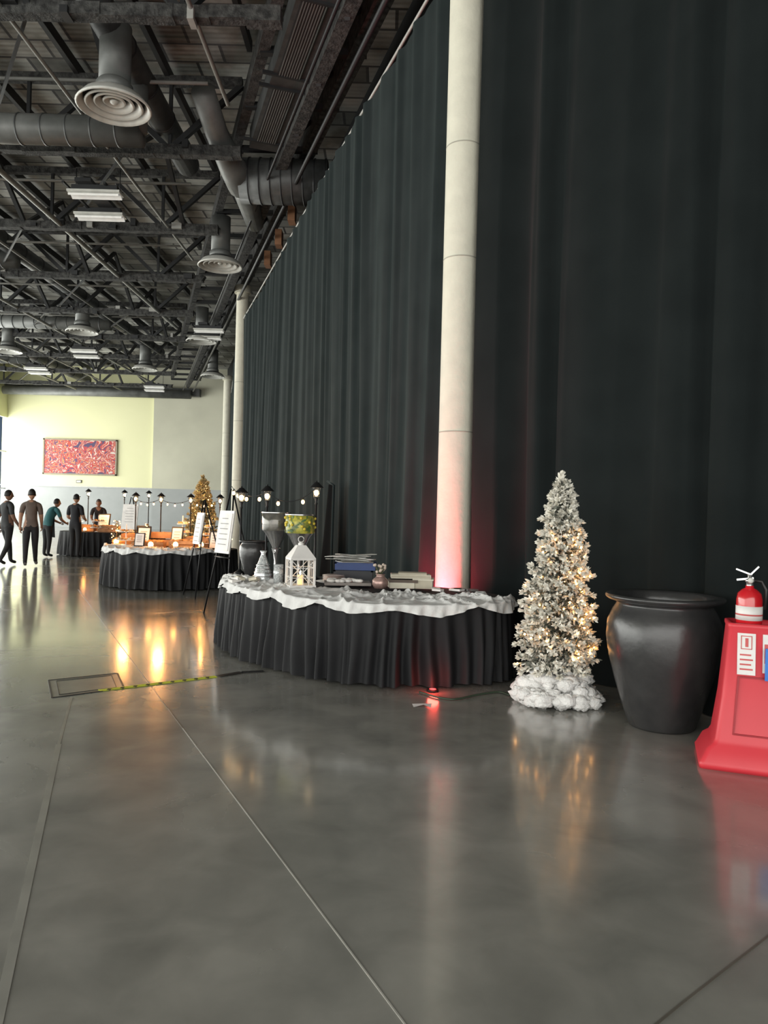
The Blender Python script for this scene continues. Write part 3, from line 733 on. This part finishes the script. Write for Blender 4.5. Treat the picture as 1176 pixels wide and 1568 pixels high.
for (x,y,z) in((-4.35,13.82,.815),(-3.5,14.2,.815),(-3.95,14.05,.815),(-5.28,14.6,.815),(-9.0,22.25,.78),(-8.0,22.2,.78)):
    g=MB(); g.lathe([(0,-.03),(.04,-.03),(.045,0),(.04,.01),(0,0)],(0,0,0),M_cream,12); g.sphere((0,0,.03),(.05,.05,.055),M_wb2,10,8); g.done('globe_candle',(x,y,z))
for (x,y,e) in((-4.4,14.6,42),(-3.7,14.9,28),(-8.5,22.7,45),(-5.2,14.9,30)):
    l=bpy.data.lights.new('warm_lamp','POINT'); l.energy=e; l.color=(1,.42,.12); l.shadow_soft_size=.1
    o=bpy.data.objects.new('warm_table_lamp',l); scn.collection.objects.link(o); o.location=(x,y,1.45)

def easel(loc,rz,bz=.95,bw=.42,bh=.6,ht=1.75):
    g=MB(); 
    g.tube([(-.33,-.12,.0),(-.04,.12,ht)],.013,M_iron); g.tube([(.33,-.12,.0),(.04,.12,ht)],.013,M_iron); g.tube([(0,.62,.0),(0,.13,ht-.02)],.013,M_iron)
    g.tube([(-.21,-.02,.85),(.21,-.02,.85)],.011,M_iron); 
    def yb(z): return -.12+.24*z/ht-.035
    z0=bz-bh/2;z1=bz+bh/2
    for (w,o,a,b,m) in((bw,0,z0,z1,M_wm),(bw*.86,-.012,z0+.04,z1-.04,M_lab)):
        ya,yb2=yb(a)+o,yb(b)+o
        vs=[(-w/2,ya,a),(w/2,ya,a),(w/2,yb2,b),(-w/2,yb2,b)]; vs+=[(x,y+.02,z) for x,y,z in vs]
        g.add(vs,[(0,1,2,3),(7,6,5,4),(0,4,5,1),(1,5,6,2),(2,6,7,3),(3,7,4,0)],m,False)
    for k in range(6):
        z=z1-.12-k*.075; w=bw*(.55 if k else .4); y=yb(z)-.016; g.add([(-w/2,y,z),(w/2,y,z),(w/2,y+.002,z+.012),(-w/2,y+.002,z+.012)],[(0,1,2,3)],M_text,False)
    return g.done('sign_easel',loc,rz)
easel((-2.32,10.75,0),-.85,1.22,.42,.62,1.85)
easel((-3.25,12.9,0),-1.0,1.2,.36,.55,1.7)
easel((-7.1,20.6,0),-.3,1.25,.5,.7,1.8)

# ---------------------------------------------------------------- red uplight and added floor glow
g=MB(); g.lathe([(0,0),(.07,0),(.075,.02),(.075,.13),(.06,.13),(.055,.11),(0,.11)],(0,0,0),M_iron,20); g.lathe([(0,.115),(.055,.115)],(0,0,0),bulbmat('red_lens',(1,.03,.06),8),20)
g.done('uplight_fixture',(.50,8.64,0.002))
l=bpy.data.lights.new('uplight_lamp','SPOT'); l.energy=480; l.color=(1,.06,.09); l.spot_size=math.radians(100); l.spot_blend=1; l.shadow_soft_size=.05
o=bpy.data.objects.new('uplight_lamp',l); scn.collection.objects.link(o); o.location=(.50,8.60,.16)
o.rotation_euler=(Vector((.82,8.95,1.7))-Vector(o.location)).to_track_quat('-Z','Y').to_euler()
g=MB(); g.lathe([(0,0),(.05,0),(.05,.02),(0,.02)],(0,0,0),M_iron,16); g.lathe([(0,.021),(.03,.021)],(0,0,0),bulbmat('red_glow_disc',(1,.05,.05),5),16); g.done('red_glow_puck',(.47,6.50,.002))  # added puck, stands in for a red glow reflected on the floor
l=bpy.data.lights.new('red_glow_lamp','POINT'); l.energy=2.2; l.color=(1,.07,.05); l.shadow_soft_size=.05  # added lamp for the same red floor glow
o=bpy.data.objects.new('red_glow_lamp',l); scn.collection.objects.link(o); o.location=(.47,6.44,.07)

# ---------------------------------------------------------------- people
M_skin=mat('skin_tan',(.42,.24,.16),.6); M_skin2=mat('skin_brown',(.22,.12,.08),.6); M_hair=mat('black_hair',(.012,.01,.01),.6); M_eye=mat('eye_dark',(.02,.02,.02),.3); M_lip=mat('lip',(.3,.1,.09),.5); M_shoe=mat('black_shoe',(.015,.015,.015),.5); M_shw=mat('sneaker_grey',(.25,.25,.25),.6)
def person(loc,rz,shirt,trouser,skin,J={},scale=1.0,cap=None,shoe=M_shoe,sleeve='short',apron=None):
    B={'pelvis':(0,0,.96),'waist':(0,0,1.12),'chest':(0,0,1.32),'nb':(0,.01,1.46),'neck':(0,-.005,1.555)}
    for s,k in((1,'L'),(-1,'R')):
        B.update({'sh'+k:(s*.165,0.01,1.425),'ua'+k:(s*.195,.02,1.28),'el'+k:(s*.21,.03,1.14),'wr'+k:(s*.22,-.05,.90),'pa'+k:(s*.22,-.075,.835),
          'hp'+k:(s*.085,0,.88),'kn'+k:(s*.09,-.02,.49),'an'+k:(s*.09,.02,.09),'to'+k:(s*.11,-.13,.045)})
    B.update(J)
    RAD={'pelvis':.135,'waist':.128,'chest':.152,'nb':.085,'neck':.054,'sh':.074,'ua':.062,'el':.046,'wr':.028,'pa':.034,'hp':.104,'kn':.07,'an':.046,'to':.038}
    names=list(B.keys()); names.remove('pelvis'); names=['pelvis']+names
    idx={n:i for i,n in enumerate(names)}
    E=[('pelvis','waist','S'),('waist','chest','S'),('chest','nb','S'),('nb','neck','K')]
    for k in'LR':
        E+=[('nb','sh'+k,'S'),('sh'+k,'ua'+k,'S'),('ua'+k,'el'+k,'S2'),('el'+k,'wr'+k,'K'),('wr'+k,'pa'+k,'K'),('pelvis','hp'+k,'T'),('hp'+k,'kn'+k,'T'),('kn'+k,'an'+k,'T'),('an'+k,'to'+k,'F')]
    me=bpy.data.meshes.new('b'); me.from_pydata([B[n] for n in names],[(idx[a],idx[b]) for a,b,_ in E],[]); me.update()
    ob=bpy.data.objects.new('b',me); scn.collection.objects.link(ob)
    md=ob.modifiers.new('s','SKIN'); md.use_smooth_shade=True
    sv=me.skin_vertices[0].data
    for n in names:
        r=RAD[n if n in RAD else n[:2]]; sv[idx[n]].radius=(r,r); sv[idx[n]].use_root=(n=='pelvis')
    ss=ob.modifiers.new('u','SUBSURF'); ss.levels=2; ss.render_levels=2
    dg=bpy.context.evaluated_depsgraph_get(); em=bpy.data.meshes.new_from_object(ob.evaluated_get(dg))
    g=MB(); mm={'S':shirt,'S2':shirt,'K':skin,'T':trouser,'F':shoe}
    vs=[v.co.copy() for v in em.vertices]
    g.v+=[tuple(v) for v in vs]
    segs=[(Vector(B[a]),Vector(B[b]),t) for a,b,t in E]
    for p in em.polygons:
        c=sum((vs[i] for i in p.vertices),Vector())/len(p.vertices); best=None
        for a,b,t in segs:
            ab=b-a; q=max(0,min(1,(c-a).dot(ab)/ab.length_squared)); dd=(c-(a+ab*q)).length
            if best is None or dd<best[0]: best=(dd,t,q)
        t=best[1]
        if t=='S2' and best[2]>.45: m=skin
        else: m=mm[t]
        if t=='T' and c.z>B['pelvis'][2]-.03: m=shirt
        g.f.append(tuple(p.vertices)); g.m.append(g.mi(m)); g.sm.append(True)
    bpy.data.objects.remove(ob)
    nk=Vector(B['neck']); up=(nk-Vector(B['nb'])).normalized(); hc=nk+up*.02+Vector((0,-.02,.095))
    def hf(p):
        q=p.copy()
        if p.z<0: q.x*=1+.28*p.z; q.y*=1+.12*p.z
        return q
    g.sphere(hc,(.077,.098,.122),skin,20,14,hf)
    g.tube([hc+Vector((0,-.09,.02)),hc+Vector((0,-.118,-.02)),hc+Vector((0,-.095,-.03))],[.009,.017,.012],skin,8)
    for s in(-1,1):
        g.sphere(hc+Vector((s*.03,-.088,.015)),(.012,.008,.007),M_eye,8,6); g.sphere(hc+Vector((s*.078,.005,-.005)),(.012,.022,.032),skin,8,6)
        g.sphere(hc+Vector((s*.03,-.09,.035)),(.018,.007,.004),M_hair,8,4)
    g.sphere(hc+Vector((0,-.09,-.055)),(.024,.008,.007),M_lip,8,6)
    def hairf(p):
        q=p.copy()
        if p.y<-.1 and p.z<.45: q*=.8
        if p.z<-.35: q*=.72
        return q
    g.sphere(hc+Vector((0,.012,.014)),(.085,.104,.124),cap or M_hair,20,14,hairf)
    if cap: g.sphere(hc+Vector((0,-.09,.06)),(.07,.07,.012),cap,12,6)
    for s,k in((1,'L'),(-1,'R')):
        wr=Vector(B['wr'+k]); pa=Vector(B['pa'+k]); d=(pa-wr).normalized()
        side=d.cross(Vector((s,0,0))).normalized() if abs(d.x)<.8 else Vector((0,1,0))
        side=side if side.y<0 else -side
        curl=d.cross(side).normalized(); curl=curl if curl.x*s<0 else -curl
        for f,(off,L) in enumerate(((-.027,.062),(-.009,.07),(.009,.066),(.026,.052))):
            b0=pa+side*-off+d*.012; p1=b0+d*L*.45+curl*.004; p2=p1+d*L*.32+curl*.014; p3=p2+d*L*.2+curl*.018
            g.tube([b0,p1,p2,p3],[.009,.0085,.0075,.005],skin,6)
        b0=pa+side*.025-d*.015; g.tube([b0,b0+side*.022+d*.025,b0+side*.028+d*.052+curl*.008],[.011,.009,.006],skin,6)
    if apron: 
        Gr=[]
        for r in range(7):
            z=1.3-.12*r; w=.13+.012*r; Gr.append([(x*w,-.15+.03*abs(x)-.03*max(0,1-r/3),z) for x in(-1,-.5,0,.5,1)])
        g.grid(Gr,apron)
    return g.done('standing_person',loc,rz,scale)
def walk(s=1):
    return {'knL':(.09,-.12*s,.50),'anL':(.09,-.17*s,.10),'toL':(.10,-.17*s-.15,.055),'knR':(-.09,.03*s,.49),'anR':(-.09,.22*s,.13),'toR':(-.10,.22*s-.14,.05),
     'elL':(.21,.10,1.15),'wrL':(.22,.06,.92),'paL':(.22,.045,.85),'elR':(-.21,-.02,1.14),'wrR':(-.21,-.17,.94),'paR':(-.21,-.21,.885)}
S_gr=mat('charcoal_shirt',(.03,.032,.035),.8); S_br=mat('taupe_shirt',(.13,.10,.085),.8); T_bk=mat('black_trousers',(.014,.014,.016),.8); S_bk=mat('black_shirt',(.012,.013,.018),.8); S_te=mat('teal_shirt',(.03,.13,.14),.8); S_ap=mat('black_apron',(.015,.015,.017),.8)
person((-9.33,18.3,0),math.radians(150),S_gr,T_bk,M_skin2,walk(),1.04)
person((-8.62,18.05,0),math.radians(-160),S_br,T_bk,M_skin,walk(-1),1.06,shoe=M_shw)
lean={'waist':(0,-.03,1.11),'chest':(0,-.13,1.29),'nb':(0,-.22,1.40),'neck':(0,-.28,1.47),'shL':(.165,-.2,1.37),'shR':(-.165,-.2,1.37),'uaL':(.2,-.25,1.24),'uaR':(-.2,-.25,1.24),'elL':(.21,-.30,1.10),'elR':(-.21,-.30,1.10),'wrL':(.15,-.50,1.0),'wrR':(-.15,-.5,1.0),'paL':(.14,-.56,.98),'paR':(-.14,-.56,.98)}
person((-9.75,21.4,0),math.radians(150),S_te,T_bk,M_skin2,lean,1.0,apron=S_ap)
hf_={'elL':(.23,-.02,1.14),'elR':(-.23,-.02,1.14),'wrL':(.17,-.24,1.08),'wrR':(-.17,-.24,1.08),'paL':(.15,-.30,1.07),'paR':(-.15,-.30,1.07)}
person((-8.85,21.2,0),math.radians(175),S_bk,T_bk,M_skin,hf_,1.03,cap=M_hair)
person((-9.35,24.2,0),math.radians(20),S_bk,T_bk,M_skin2,lean,1.02,cap=S_bk)

# ---------------------------------------------------------------- lights
def area(name,loc,rot,sx,sy,L,col):
    l=bpy.data.lights.new(name,'AREA'); l.shape='RECTANGLE'; l.size=sx; l.size_y=sy; l.energy=math.pi*sx*sy*L; l.color=col
    o=bpy.data.objects.new(name,l); scn.collection.objects.link(o); o.location=loc; o.rotation_euler=rot; return o
area('daylight_window_left',(-26.1,22.5,3.8),(0,math.radians(-90),0),7,61,8.5,(.99,1,.94))
area('daylight_fill_front',(-9,-8.6,3.9),(math.radians(90),0,0),33,7.2,4.8,(1,.985,.93))  # added fill from behind the camera, lights curtain and front faces
w=bpy.data.worlds.new('sky'); scn.world=w; w.use_nodes=True
bg=w.node_tree.nodes['Background']; sky=w.node_tree.nodes.new('ShaderNodeTexSky'); sky.sky_type='HOSEK_WILKIE'; w.node_tree.links.new(sky.outputs['Color'],bg.inputs['Color']); bg.inputs['Strength'].default_value=.6

cam=bpy.data.cameras.new('camera'); co=bpy.data.objects.new('camera',cam); scn.collection.objects.link(co)
co.location=(0,0,1.57); co.rotation_euler=(math.radians(90),math.radians(-1.5),0)
cam.sensor_fit='VERTICAL'; cam.sensor_height=36; cam.lens=25.95; cam.clip_end=200
scn.camera=co
